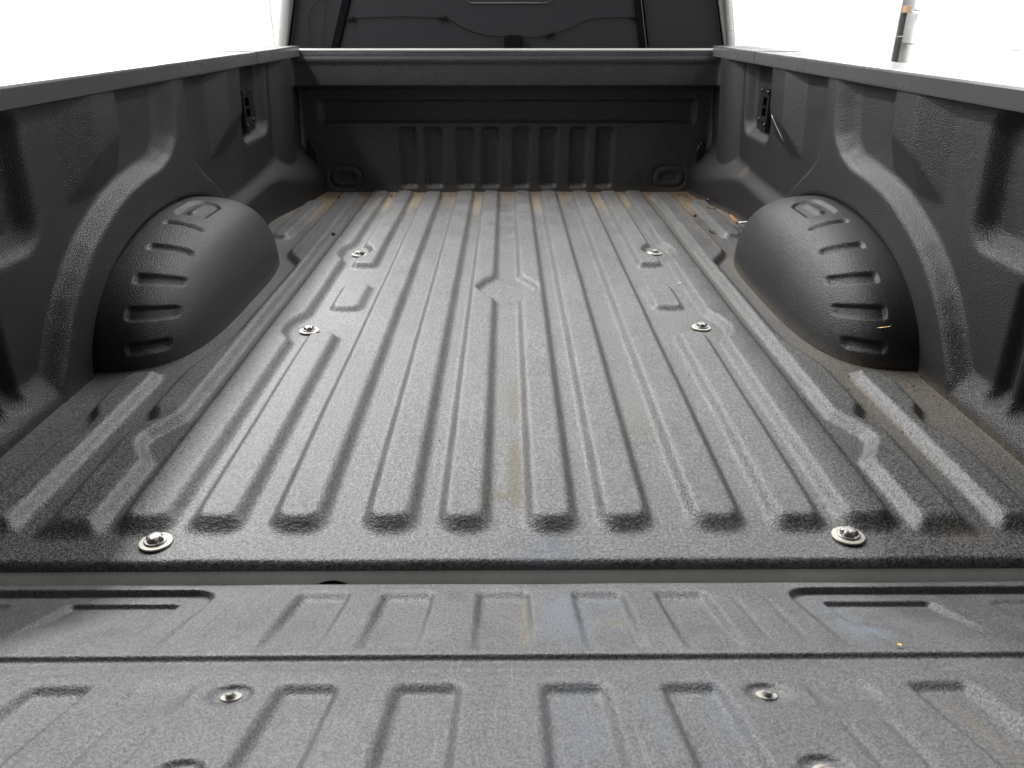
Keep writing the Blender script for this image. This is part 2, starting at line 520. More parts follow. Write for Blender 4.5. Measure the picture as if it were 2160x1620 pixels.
def wire(pts, r=0.0013):
    q = []
    for i in range(len(pts) - 1):
        p0 = pts[max(i - 1, 0)]; p1 = pts[i]; p2 = pts[i + 1]; p3 = pts[min(i + 2, len(pts) - 1)]
        for k_ in range(6):
            t = k_ / 6
            q.append(tuple(0.5 * (2 * p1[j] + (p2[j] - p0[j]) * t + (2 * p0[j] - 5 * p1[j] + 4 * p2[j] - p3[j]) * t * t + (3 * p1[j] - p0[j] - 3 * p2[j] + p3[j]) * t ** 3) for j in (0, 1)))
    q.append(pts[-1])
    return mesh_obj('wire', *tube([(x, gz(z_) + 0.0145, z_) for x, z_ in q], r, 5), M_WIRE, win)
# pixel-measured run of the cable: left clip, arch, dip to latch, rise to right clip
wire([(-0.645, 0.651), (-0.50, 0.657), (-0.40, 0.658), (-0.30, 0.655), (-0.235, 0.650), (-0.19, 0.625), (-0.15, 0.608), (-0.08, 0.590), (0.0, 0.584)])
wire([(0.06, 0.583), (0.12, 0.584), (0.17, 0.592), (0.22, 0.604), (0.27, 0.622), (0.32, 0.644), (0.36, 0.652), (0.45, 0.655), (0.52, 0.655)])
wire([(-0.80, 0.545), (-0.792, 0.60), (-0.795, 0.66), (-0.77, 0.70), (-0.74, 0.735), (-0.72, 0.80)])
wire([(-0.745, 0.545), (-0.742, 0.60), (-0.728, 0.66), (-0.722, 0.75), (-0.715, 0.82)], 0.0011)
for cx, cz, rot in ((-0.625, 0.650, 0.1), (-0.255, 0.653, -0.15), (0.175, 0.592, 0.25), (0.515, 0.655, 0.0)):
    p = []
    for dx, dz in ((-0.018, 0.003), (0.018, 0.003), (0.018, -0.003), (-0.018, -0.003)):
        p.append((cx + dx * math.cos(rot) - dz * math.sin(rot), cz + dx * math.sin(rot) + dz * math.cos(rot)))
    a = slab(p, 0.009, 0.010)
    p2 = [(cx + dx, cz + dz) for dx, dz in ((0.008, 0.009), (0.013, 0.009), (0.013, -0.010), (0.008, -0.010))]
    mesh_obj('clip', *join(a, slab(p2, 0.008, 0.010)), M_WIRE, win, False)

# rear wheels under the bed
def wheel(sx):
    tv, tf = lathe([(0.21, -0.13), (0.37, -0.13), (0.395, -0.11), (0.40, -0.06), (0.40, 0.06), (0.395, 0.11), (0.37, 0.13), (0.21, 0.13)], 40)
    c = (sx * 0.86, 1.98, GZ + 0.40)
    t = mesh_obj('wheel', [(c[0] + z_, c[1] + x, c[2] + y) for x, y, z_ in tv], tf, M_RUBBER, truck)
    rv, rf = lathe([(0.03, 0.06), (0.10, 0.075), (0.19, 0.10), (0.209, 0.125), (0.209, -0.1)], 40)
    mesh_obj('rim', [(c[0] + sx * z_, c[1] + x, c[2] + y) for x, y, z_ in rv], rf, M_BOLT, t)
wheel(-1); wheel(1)

# ------------------------------------------------------------------ bed liner
liner = thing('bed_liner', (0, 2.0, 0), 'black ribbed plastic bed liner with pebbled grain and moulded wheel covers', 'bed liner')

# ---- floor panel (height field)
Y0, Y1 = 0.829, 3.262
xs = np.linspace(-0.834, 0.834, 600)
ys = np.concatenate([np.arange(Y0, 1.6, 0.0032), np.arange(1.6, Y1 + 0.001, 0.0048)])
X, Y = np.meshgrid(xs, ys, indexing='ij')
AX = np.abs(X)
RH = 0.0178
NE = 0.905     # near end of the ribs (mid slope)
END_W = 0.016 * (1 - ss(NE - 0.01, NE + 0.045, Y))
def rib_h(sd, wdt=0.016, h=RH):
    wdt = wdt + 0.002 + END_W
    t = np.clip((wdt * 0.5 - sd) / wdt, 0, 1)
    return h * (t * t * (3 - 2 * t))
FE = 3.215
Hh = np.zeros_like(X)
def add(sd, wdt=0.016, h=RH):
    global Hh
    Hh = np.maximum(Hh, rib_h(sd, wdt, h))
def rrect(cx, hx, y0, y1, r=0.018):
    return sd_rbox(AX, Y, cx, (y0 + y1) / 2, hx, (y1 - y0) / 2, r)
# inner ribs beside the centre channel with diamond pocket
sd = sd_poly(AX, Y, [(0.031, NE), (0.031, 1.86), (0.058, 1.905), (0.081, 1.958), (0.058, 2.012), (0.032, 2.062), (0.032, FE), (0.094, FE), (0.094, NE)])
sd = np.maximum(sd, rrect(0.0625, 0.033, NE, FE, 0.026))
add(sd)
add(rrect(0.1675, 0.033, NE, FE, 0.026))
add(rrect(0.298, 0.034, NE, FE, 0.026))
# rib B: near part, low pad, far part with bolt pocket
add(rrect(0.412, 0.032, NE, 1.632, 0.018))
add(rrect(0.398, 0.036, 1.808, 1.995, 0.020), 0.016, 0.0140)
sd = sd_poly(AX, Y, [(0.38, 2.172), (0.38, FE), (0.444, FE), (0.444, 2.385), (0.425, 2.36), (0.412, 2.312), (0.425, 2.265), (0.444, 2.235), (0.444, 2.172)])
sd = np.maximum(sd, rrect(0.412, 0.033, 2.170, FE, 0.018))
add(sd)
# rib A: bolt pockets on its inner edge
sd = sd_poly(AX, Y, [(0.547, NE), (0.547, FE), (0.480, FE), (0.480, 2.40), (0.500, 2.345), (0.503, 2.30), (0.496, 2.255), (0.478, 2.215), (0.478, 1.765), (0.500, 1.715),
                     (0.506, 1.672), (0.500, 1.632), (0.477, 1.590), (0.477, NE)])
sd = np.maximum(sd, rrect(0.512, 0.036, NE, FE, 0.026))
add(sd)
# rib K: waist near the tailgate, narrow beside the wheel cover, wide again in front
sd = sd_poly(AX, Y, [(0.578, 0.898), (0.646, 0.898), (0.650, 1.165), (0.636, 1.195), (0.622, 1.215), (0.630, 1.238), (0.645, 1.262), (0.645, 1.43), (0.634, 1.49), (0.612, 1.57), (0.606, 1.63),
                     (0.605, 2.19), (0.618, 2.215), (0.650, 2.275), (0.662, 2.32), (0.662, FE - 0.04), (0.590, FE - 0.04), (0.580, 2.2), (0.578, 1.235),
                     (0.592, 1.205), (0.610, 1.165), (0.613, 1.14), (0.596, 1.105), (0.575, 1.076)])
add(sd, 0.018)
# rib L
sd = sd_poly(AX, Y, [(0.698, 0.905), (0.757, 0.905), (0.756, 1.13), (0.745, 1.155), (0.730, 1.185), (0.731, 1.225), (0.752, 1.265), (0.757, 1.37), (0.745, 1.41), (0.700, 1.425), (0.693, 1.39)])
add(sd, 0.018)
add(rrect(0.742, 0.030, 2.50, 3.03, 0.02), 0.018)
def blur(a, n_=1):
    for _ in range(n_):
        p_ = np.pad(a, 2, mode='edge')
        a = (p_[:-4, 2:-2] + 4 * p_[1:-3, 2:-2] + 6 * p_[2:-2, 2:-2] + 4 * p_[3:-1, 2:-2] + p_[4:, 2:-2]) / 16
        p_ = np.pad(a, 2, mode='edge')
        a = (p_[2:-2, :-4] + 4 * p_[2:-2, 1:-3] + 6 * p_[2:-2, 2:-2] + 4 * p_[2:-2, 3:-1] + p_[2:-2, 4:]) / 16
    return a
Hh = blur(Hh, 1)
# shallow pad dip round every bolt and small sag so that the sheet is not dead flat
sag = 0.0012 * np.sin(X * 7.3 + 1.1) * np.sin(Y * 4.1) + 0.0007 * np.sin(X * 19 + Y * 11)
BOLTS = [(-0.482, 0.875), (0.472, 0.883), (-0.455, 1.672), (0.451, 1.687), (-0.450, 2.31), (0.451, 2.32)]
Z = Hh + sag
for bx, by in BOLTS:
    d = np.hypot(X - bx, Y - by)
    Z -= 0.002 * np.exp(-(d / 0.03) ** 2)
# rounded near edge
Z -= 0.010 * np.clip((Y0 + 0.010 - Y) / 0.010, 0, 1) ** 2
low = 1 - ss(0.001, 0.008, Hh)
def blob(cx, cy, rx, ry, p=2.0):
    return np.exp(-(np.abs((X - cx) / rx) ** p + np.abs((Y - cy) / ry) ** p))
ph_ = 0.5 + 0.5 * np.sin(X * 23 + 1.7)
reach = 2.78 + 0.22 * ph_
dirt = low * ss(reach, reach + 0.22, Y) * (1.0 + 0.6 * ss(0.2, 0.5, AX))
dirt = np.maximum(dirt, ss(3.19, 3.25, Y) * 0.75)
dirt = np.maximum(dirt, ss(0.72, 0.80, X) * ss(2.55, 3.0, Y) * 0.75)
dirt = np.maximum(dirt, low * 0.85 * blob(-0.72, 3.0, 0.10, 0.22, 3))
dirt = np.maximum(dirt, low * 0.5 * ss(0.60, 0.66, X) * ss(0.9, 1.35, Y) * (1 - ss(1.5, 1.75, Y)))
dirt = np.maximum(dirt, 0.55 * np.exp(-((AX - 0.655) / 0.016) ** 2) * (X > 0) * ss(1.45, 1.6, Y))
dirt = np.maximum(dirt, 0.22 * np.exp(-((AX - 0.563) / 0.012) ** 2) * ss(1.4, 1.8, Y))
dirt = np.maximum(dirt, 0.7 * np.exp(-((X - 0.827) / 0.008) ** 2) * (Y < 1.5))
dirt = np.maximum(dirt, 0.45 * blob(0.64, 0.885, 0.030, 0.016, 4))
chalk = np.maximum.reduce([0.75 * blob(0.055, 0.858, 0.05, 0.03, 3), 0.55 * blob(0.315, 0.975, 0.02, 0.10, 3) * low, 0.5 * blob(0.22, 1.33, 0.03, 0.10, 3), 0.35 * blob(0.33, 0.95, 0.05, 0.04, 3)])
tan = np.maximum.reduce([0.8 * blob(0.012, 1.06, 0.011, 0.10, 6) * low, 0.55 * blob(-0.01, 0.99, 0.03, 0.012, 4) * low, 0.6 * blob(0.012, 1.32, 0.009, 0.09, 6) * low,
                         0.4 * blob(0.232, 1.25, 0.02, 0.08, 4)])
nu, nv = X.shape
Vf = np.stack([X, Y, Z], -1).reshape(-1, 3)
Ff = grid_faces(nu, nv)
# skirt down the near edge for real thickness
idx0 = np.arange(nu) * nv
edge = Vf[idx0].copy(); edge[:, 2] = -0.013; edge[:, 1] += 0.0006
Vall = np.concatenate([Vf, edge])
e = len(Vf) + np.arange(nu - 1)
sk = np.stack([idx0[:-1], idx0[1:], e + 1, e], 1)[:, ::-1]
pad = np.zeros(nu)
mesh_obj('floor_panel', Vall, np.concatenate([Ff, sk]), M_FLOOR, liner, True,
         {'dirt': np.concatenate([dirt.ravel(), pad]), 'chalk': np.concatenate([chalk.ravel(), pad]), 'tan': np.concatenate([tan.ravel(), pad])})

# ---- side panels
def clamp01(a): return np.clip(a, 0, 1)
def smin(a, b_, k_=0.15):
    h = clamp01(0.5 + 0.5 * (b_ - a) / k_)
    return b_ * (1 - h) + a * h - k_ * h * (1 - h)
def side_field(YY, ZZ):
    xb = 0.862 - 0.034 * (ZZ / 0.52)
    p = np.zeros_like(YY)
    # wheel arch with neck up to the rail
    arch = [(1.292, -0.05), (1.300, 0.035), (1.332, 0.085), (1.358, 0.126), (1.395, 0.172), (1.44, 0.212), (1.495, 0.250), (1.562, 0.282), (1.63, 0.308), (1.70, 0.326), (1.78, 0.338),
            (1.865, 0.346), (1.915, 0.365), (1.945, 0.40), (1.955, 0.46), (1.958, 0.60), (2.085, 0.60), (2.082, 0.45), (2.075, 0.36), (2.085, 0.325), (2.13, 0.290), (2.21, 0.245), (2.29, 0.19),
            (2.36, 0.12), (2.40, -0.05)]
    sd_ = sd_poly(YY, ZZ, arch)
    wdt = 0.032 + 0.055 * ss(0.34, 0.42, ZZ)
    t = clamp01((wdt * 0.5 - sd_) / wdt)
    p = np.maximum(p, 0.034 * t * t * (3 - 2 * t))
    # tapered ribs that end in a downward facet
    for (ya, yb_, zb_) in ((2.378, 2.495, 0.285), (1.590, 1.682, 0.325)):
        near = (YY - (ya - 0.095)) / 0.095
        far = ((yb_ + 0.045) - YY) / 0.045
        dn = (ZZ - zb_ - 0.25 * np.clip(YY - ya, 0, 0.2)) / 0.085
        t = smin(smin(clamp01(near), clamp01(far), 0.12), np.clip(dn, 0, 1), 0.10)
        p = np.maximum(p, 0.036 * clamp01(t))
    # rounded corner column by the bulkhead
    t = clamp01(1 - np.abs((YY - 3.05) / 0.13) ** 2.4)
    p = np.maximum(p, 0.040 * t)
    p = np.maximum(p, 0.020 * ss(3.17, 3.26, YY))
    # tie-down recesses
    for (ya, yb_, za, zb_) in ((2.605, 2.865, 0.300, 0.60), (1.02, 1.372, 0.292, 0.505)):
        sd_ = sd_rbox(YY, ZZ, (ya + yb_) / 2, (za + zb_) / 2, (yb_ - ya) / 2, (zb_ - za) / 2, 0.035)
        t = clamp01((0.028 - sd_ - 0.006) / 0.040)
        p = p - 0.034 * t * t * (3 - 2 * t)
    # ledge ahead of the wheel cover, growing into the front corner
    lt = 0.150 + 0.030 * ss(2.4, 3.05, YY)
    amt = 0.030 + 0.085 * ss(2.72, 3.27, YY)
    cr_ = ss(2.75, 3.15, YY)
    t = 1 - ss(0, 1, (ZZ - (lt - 0.045 - 0.075 * cr_)) / (0.057 + 0.120 * cr_))
    led = amt * t * ss(2.2, 2.34, YY)
    p = np.where((YY > 2.2) & (led > 1e-4), np.maximum(p, led), p)
    # skirt slope behind the wheel cover
    t = clamp01((0.068 - ZZ) / 0.060)
    led = 0.032 * t * t * (3 - 2 * t)
    p = np.where((YY < 1.36) & (led > 1e-4), np.maximum(p, led), p)
    # upright grooves beside the tailgate
    for k_ in range(6):
        yc = 1.207 - 0.061 * k_
        sd_ = sd_rbox(YY + 0.06 * (ZZ - 0.15), ZZ, yc, 0.145, 0.017, 0.108, 0.012)
        t = clamp01((0.006 - sd_) / 0.012)
        p = p - 0.022 * t * t * (3 - 2 * t)
    # shadow gap round the wheel cover
    rr_ = (np.abs((YY - 1.903) / np.where(YY < 1.903, 0.458, 0.43)) ** 2.12 + np.abs(np.maximum(ZZ, 0) / 0.238) ** 2.12) ** (1 / 2.12)
    p = p - 0.012 * (1 - ss(1.015, 1.04, rr_))
    p += 0.0008 * np.sin(YY * 9 + ZZ * 5)
    return xb - p
ys_s = np.arange(0.832, 3.275, 0.0045)
zs_s = np.arange(-0.004, 0.5365, 0.0038)
YY, ZZ = np.meshgrid(ys_s, zs_s, indexing='ij')
XS = blur(side_field(YY, ZZ), 1)
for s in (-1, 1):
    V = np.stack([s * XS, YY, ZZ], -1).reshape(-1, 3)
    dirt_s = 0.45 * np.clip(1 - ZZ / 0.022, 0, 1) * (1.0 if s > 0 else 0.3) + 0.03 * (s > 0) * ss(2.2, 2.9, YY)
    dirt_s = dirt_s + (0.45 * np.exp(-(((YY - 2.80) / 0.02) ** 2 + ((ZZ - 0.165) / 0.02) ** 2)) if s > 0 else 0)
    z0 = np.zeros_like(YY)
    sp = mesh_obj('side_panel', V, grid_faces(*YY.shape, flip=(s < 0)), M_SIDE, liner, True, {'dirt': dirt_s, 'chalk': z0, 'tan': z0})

# ---- front panel
xs_f = np.linspace(-0.845, 0.845, 520)
zs_f = np.concatenate([np.arange(-0.004, 0.37, 0.0034), np.arange(0.37, 0.44, 0.0016), np.arange(0.44, 0.538, 0.0036)])
XF, ZF = np.meshgrid(xs_f, zs_f, indexing='ij')
P = np.zeros_like(XF)
hd = ss(0.396, 0.418, ZF)
P += 0.066 * hd * (1 - 0.10 * ss(0.42, 0.53, ZF))
P += 0.004 * ss(0.495, 0.50, ZF) * (1 - ss(0.515, 0.52, ZF))
P -= 0.005 * ss(0.530, 0.538, ZF) ** 2
sd = sd_rbox(XF, ZF, 0.004, 0.316, 0.748, 0.041, 0.012)
t = np.clip((0.009 - sd) / 0.018, 0, 1); P -= 0.022 * t * t * (3 - 2 * t)
for a, b_ in ((-0.436, -0.369), (-0.333, -0.264), (-0.203, -0.135), (-0.100, -0.032), (0.027, 0.092), (0.138, 0.203), (0.260, 0.327), (0.367, 0.432)):
    sd = sd_rbox(XF, ZF, (a + b_) / 2, 0.136, (b_ - a) / 2, 0.117, 0.013)
    t = np.clip((0.006 - sd) / 0.013, 0, 1); P -= 0.018 * t * t * (3 - 2 * t)
for cx in (-0.664, 0.672):
    sd = sd_rbox(XF, ZF, cx, 0.058, 0.066, 0.043, 0.04)
    P -= 0.0045 * np.exp(-(sd / 0.004) ** 2)
    sd = sd_rbox(XF, ZF, cx, 0.056, 0.038, 0.019, 0.015)
    t = np.clip((0.004 - sd) / 0.008, 0, 1); P -= 0.004 * t
P += 0.05 * ss(0.80, 0.86, np.abs(XF)) ** 2
P += 0.0008 * np.sin(XF * 8) * np.sin(ZF * 14)
P = blur(P, 1)
V = np.stack([XF, 3.272 - P, ZF], -1).reshape(-1, 3)
z0 = np.zeros_like(XF)
mesh_obj('front_panel', V, grid_faces(*XF.shape), M_FRONT, liner, True, {'dirt': 0.5 * np.clip(1 - ZF / 0.03, 0, 1), 'chalk': z0, 'tan': z0})

# ---- wheel well covers: flattened half dome with five slots and an oval
def well(s):
    nth, nph = 300, 190
    th = np.linspace(0, math.pi, nth)
    ph = np.linspace(0, 1, nph)
    TH, PH = np.meshgrid(th, ph, indexing='ij')
    n_ = 3.3
    A, An, B, Yc, Wd, Xw, m_ = 0.455, 0.462, 0.240, 1.906, 0.194, 0.842, 2.12
    # arc parameter -> (sx, r) on |sx|^n + r^n = 1
    a = PH * math.pi / 2
    sx = np.sin(a) ** (2 / n_)
    r = np.cos(a) ** (2 / n_)
    def surf(sx, r):
        ct = np.cos(TH); st_ = np.sin(TH)
        c_ = np.sign(ct) * np.abs(ct) ** (2 / m_); s_ = np.abs(st_) ** (2 / m_)
        return np.stack([Xw - sx * Wd, Yc - np.where(ct > 0, An, A) * c_ * r, B * s_ * r], -1)
    Pn = surf(sx, r)
    dth = np.gradient(Pn, axis=0); dph = np.gradient(Pn, axis=1)
    nn = np.cross(dth, dph)
    nn /= (np.linalg.norm(nn, axis=-1, keepdims=True) + 1e-9)
    c = np.array([0.80, Yc, 0.0])
    sgn = np.sign(np.sum(nn * (Pn - c), -1, keepdims=True)); sgn[sgn == 0] = 1
    nn = nn * sgn
    # arc length round the arch for slot coordinates
    ddeg = np.degrees(TH)
    disp = np.zeros_like(TH)
    X_, Y_, Z_ = Pn[..., 0], Pn[..., 1], Pn[..., 2]
    Rloc = 0.40
    for tdeg, x0, x1, hw in ((9.8, 0.700, 0.770, 0.0115), (25.8, 0.690, 0.773, 0.0155), (41.8, 0.690, 0.774, 0.0145), (58.5, 0.696, 0.778, 0.012), (74.5, 0.704, 0.784, 0.009)):
        i0 = int(tdeg / 180 * (nth - 1))
        dy = np.linalg.norm(np.array([An * math.sin(R(tdeg)), B * math.cos(R(tdeg))]))  # arc metric
        arc = (ddeg - tdeg) * math.pi / 180 * dy
        sd_ = sd_rbox(X_, arc, (x0 + x1) / 2, 0, (x1 - x0) / 2 - 0.0, hw, 0.008)
        t = np.clip((0.004 - sd_) / 0.011, 0, 1)
        disp -= 0.0068 * t * t * (3 - 2 * t)
    arc = (ddeg - 90) * math.pi / 180 * A
    sd_ = sd_rbox(X_, arc, 0.752, 0, 0.034, 0.072, 0.030)
    t = np.clip((0.004 - sd_) / 0.010, 0, 1)
    disp -= 0.0075 * t * t * (3 - 2 * t)
    sd_ = sd_rbox(X_, arc, 0.752, 0, 0.010, 0.044, 0.010)
    t = np.clip((0.005 - sd_) / 0.012, 0, 1)
    disp += 0.006 * t * t * (3 - 2 * t)
    Pn = Pn + nn * disp[..., None]
    # outward flare where it meets the floor
    V = Pn.reshape(-1, 3).copy()
    V[:, 0] *= s
    d_ = np.clip(1 - V[:, 2] / 0.03, 0, 1) * (0.45 if s > 0 else 0.15)
    z0 = np.zeros(len(V))
    return mesh_obj('wheel_well_cover', V, grid_faces(nth, nph, flip=(s > 0)), M_WELL, liner, True, {'dirt': d_, 'chalk': z0, 'tan': z0})
well(-1); well(1)

# ---- bolts
def torx(r, z_, a):
    if 0.0035 < z_ < 0.0092 and r > 0.004:
        return r * (1 + 0.13 * math.cos(6 * a))
    return r
def make_bolt(parent, sc, place, ang):
    wv, wf = lathe([(0.007, 0.0), (0.0218, 0.0), (0.0222, 0.0012), (0.0212, 0.0024), (0.0152, 0.0030), (0.007, 0.0030)], 40)
    hv_, hf = lathe([(0.0001, 0.0026), (0.0150, 0.0026), (0.0153, 0.0042), (0.0142, 0.0054), (0.0106, 0.0058), (0.0102, 0.0098), (0.0086, 0.0118), (0.0052, 0.0127), (0.0001, 0.0128)], 48,
                    lambda r, z_, a: r * (1 + 0.14 * math.cos(6 * a)) if (0.0052 < z_ < 0.0112 and r < 0.0112) else r)
    ca, sa = math.cos(ang), math.sin(ang)
    def tr(v):
        return [place(sc * (x * ca - y * sa), sc * (x * sa + y * ca), sc * z_) for x, y, z_ in v]
    b_ = mesh_obj('bolt', tr(hv_), hf, M_BOLT, parent, True)
    mesh_obj('washer', tr(wv), wf, M_ZINC, b_, True)
    for o in (b_,) + tuple(b_.children):
        m = o.modifiers.new('edges', 'EDGE_SPLIT')
        m.split_angle = R(38)
for i, (bx, by) in enumerate(BOLTS):
    tx, ty = random.uniform(-0.05, 0.05), random.uniform(-0.05, 0.05)
    make_bolt(liner, 1.0, lambda x, y, z_, bx=bx, by=by, tx=tx, ty=ty: (bx + x, by + y, 0.0008 + z_ + x * tx + y * ty), i * 0.7)
for sx in (-1, 1):
    pass

# ------------------------------------------------------------------ tie-down brackets and hooks (truck parts)
def bracket(s, y0, y1, z0, z1, xw):
    # plate with two square slots and a hole: built as strips round the openings
    w_ = y1 - y0; h_ = z1 - z0
    cuts = [(0.30, 0.70, 0.58, 0.78), (0.30, 0.70, 0.33, 0.53), (0.42, 0.58, 0.12, 0.19)]
    us = sorted({0, 1, *[c[0] for c in cuts], *[c[1] for c in cuts]})
    vs = sorted({0, 1, *[c[2] for c in cuts], *[c[3] for c in cuts]})
    parts = []
    th = 0.005
    for i in range(len(us) - 1):
        for j in range(len(vs) - 1):
            um = (us[i] + us[i + 1]) / 2; vm = (vs[j] + vs[j + 1]) / 2
            if any(c[0] < um < c[1] and c[2] < vm < c[3] for c in cuts): continue
            ya, yb_ = y0 + us[i] * w_, y0 + us[i + 1] * w_
            za, zb_ = z0 + vs[j] * h_, z0 + vs[j + 1] * h_
            xa, xb_ = sorted((s * xw, s * (xw + th)))
            parts.append(box(xa, xb_, ya, yb_, za, zb_))
    # raised near edge flange
    xa, xb_ = sorted((s * (xw - 0.008), s * xw))
    parts.append(box(xa, xb_, y0, y0 + 0.012, z0, z1))
    bm = bmesh.new()
    V_, F_ = join(*parts)
    b_ = mesh_obj('tie_down_bracket', V_, F_, M_BLACKMETAL, truck, False)
    bm.free()
    xa, xb_ = sorted((s * (xw + 0.010), s * (xw + 0.012)))
    mesh_obj('backing', *box(xa, xb_, y0 + 0.1 * w_, y1 - 0.1 * w_, z0 + 0.08 * h_, z1 - 0.08 * h_), M_HOLE, b_, False)
    for u, v_ in ((0.06, 0.93), (0.82, 0.93), (0.06, 0.17), (0.82, 0.24)):
        lv, lf = lathe([(0.0001, 0.0), (0.0065, 0.0), (0.0065, 0.003), (0.0045, 0.0055), (0.0001, 0.0062)], 14)
        cy, cz = y0 + u * w_, z0 + v_ * h_
        mesh_obj('bolt', [(s * (xw - 0.0085 * (u < 0.1) - z_), cy + x, cz + y) for x, y, z_ in lv], lf, M_BLACKMETAL, b_)
for s in (-1, 1):
    bracket(s, 2.655, 2.775, 0.312, 0.445, 0.855)
    bracket(s, 1.095, 1.262, 0.318, 0.455, 0.857)
    # cargo hook in the front corner
    pl = box(-0.017, 0.017, -0.004, 0.0, -0.055, 0.055, 0.003)
    pv = [(s * 0.785 + x, 3.240 + y, 0.155 + z_) for x, y, z_ in pl[0]]
    hk = mesh_obj('cargo_hook', pv, pl[1], M_BLACKMETAL, truck, False)
    loop = [(s * 0.785 - s * 0.020 * math.sin(a), 3.228, 0.155 + 0.038 * math.cos(a)) for a in np.linspace(0, math.pi, 14)]
    mesh_obj('loop', *tube(loop, 0.0035, 8), M_BLACKMETAL, hk)
    for dz in (-0.042, 0.042):
        lv, lf = lathe([(0.0001, 0), (0.007, 0), (0.007, 0.004), (0.004, 0.007), (0.0001, 0.0075)], 12)
        mesh_obj('bolt', [(s * 0.785 + x, 3.236 - z_, 0.155 + dz + y) for x, y, z_ in lv], lf, M_BLACKMETAL, hk)

# ------------------------------------------------------------------ tailgate liner
tl = thing('tailgate_liner', (0, 0.6, 0.03), 'grey scuffed plastic tailgate liner with rows of recessed panels', 'tailgate liner')
xs_t = np.linspace(-0.775, 0.775, 560)
st = np.arange(0.0, 0.5301, 0.0030)
XT, ST = np.meshgrid(xs_t, st, indexing='ij')
Xc = XT + 0.007
HT = np.zeros_like(XT)
def rec(cx, hx, s0, s1, depth=0.006, wd=0.010, r=0.008):
    global HT
    tx = np.clip((wd / 2 - (np.abs(Xc - cx) - hx)) / wd, 0, 1); tx = tx * tx * (3 - 2 * tx)
    ts = ss(s0 - 0.012, s0 + 0.014, ST) * (1 - ss(s1 - 0.02, s1 + 0.012, ST))
    HT = HT - depth * tx * ts
def ramp_rec(cx, hx, s0, s1, depth):
    """recess whose floor rises back to the surface at the near end"""
    global HT
    sd_ = np.abs(Xc - cx) - hx
    t = np.clip((0.0055 - sd_) / 0.011, 0, 1); t = t * t * (3 - 2 * t)
    prof = ss(s0 - 0.016, s0 + 0.016, ST) * (1 - ss(s1 - 0.10, s1, ST) * 0.55) * (ST < s1 + 0.02) * (1 - ss(s1 - 0.004, s1 + 0.008, ST))
    HT = HT - depth * t * prof
for cx in (-0.223, -0.118, 0.0015, 0.1195, 0.2235):
    ramp_rec(cx, 0.0305, 0.045, 0.218, 0.0130)
# paired fine creases
for cx in (0.286, 0.325, -0.286, -0.325):
    HT -= 0.0022 * np.exp(-((Xc - cx) / 0.0035) ** 2) * ss(0.05, 0.08, ST) * (1 - ss(0.18, 0.215, ST))
# big corner pockets with an inner tray
for s in (-1, 1):
    rec(s * 0.545, 0.188, 0.030, 0.300, 0.0, 0.02, 0.03)
    sd_ = sd_rbox(Xc, ST, s * 0.60, 0.160, 0.240, 0.130, 0.035)
    fade = 1 - np.clip((ST - 0.05) / 0.18, 0, 1)
    t = np.clip((0.006 - sd_) / 0.012, 0, 1); HT -= 0.0135 * t * t * (3 - 2 * t) * fade
    sd_ = sd_rbox(Xc, ST, s * 0.467, 0.130, 0.067, 0.063, 0.006)
    t = np.clip((0.005 - sd_) / 0.010, 0, 1); HT -= 0.010 * t * t * (3 - 2 * t) * (1 - np.clip((ST - 0.11) / 0.075, 0, 1))
    sd_ = sd_rbox(Xc, ST, s * 0.68, 0.11, 0.075, 0.045, 0.02)
    t = np.clip((0.006 - sd_) / 0.012, 0, 1); HT -= 0.006 * t * t * (3 - 2 * t) * (1 - np.clip((ST - 0.06) / 0.09, 0, 1))
# step across the full width
HT -= 0.0085 * ss(0.234, 0.2455, ST) - 0.0030 * ss(0.248, 0.275, ST)
for a, b_ in ((-0.47, -0.40), (-0.105, 0.095), (0.40, 0.50)):
    HT -= 0.0018 * np.exp(-((ST - 0.272) / 0.004) ** 2) * ss(a, a + 0.02, Xc) * (1 - ss(b_ - 0.02, b_, Xc))
# second row of panels
for cx, hx, s1 in ((-0.068, 0.029, 0.49), (0.068, 0.029, 0.49), (-0.178, 0.026, 0.52), (0.178, 0.026, 0.52), (-0.410, 0.027, 0.52), (0.410, 0.027, 0.52)):
    rec(cx, hx, 0.303, s1, 0.0130, 0.012, 0.009)
for s in (-1, 1):
    rec(s * 0.313, 0.029, 0.298, 0.352, 0.0050, 0.012, 0.012)
    HT -= 0.0030 * np.exp(-((Xc - s * 0.290) / 0.004) ** 2) * ss(0.365, 0.385, ST)
    HT -= 0.0030 * np.exp(-((Xc - s * 0.328) / 0.004) ** 2) * ss(0.365, 0.385, ST)
TB = [(-0.253, 0.319), (0.237, 0.320), (-0.247, 0.449), (0.239, 0.447)]
for bx, bs in TB:
    d = np.hypot(XT - bx, ST - bs)
    HT -= 0.0070 * (1 - ss(0.013, 0.024, d))
HT += 0.0008 * np.sin(XT * 9) * np.sin(ST * 15)
HT -= 0.007 * np.clip((0.010 - ST) / 0.010, 0, 1) ** 2 + 0.002 * np.clip(np.sin(XT * 14 + 1), 0, 1) * np.clip((0.02 - ST) / 0.02, 0, 1)
def blobt(cx, cs, rx, rs, p=3.0):
    return np.exp(-(np.abs((XT - cx) / rx) ** p + np.abs((ST - cs) / rs) ** p))
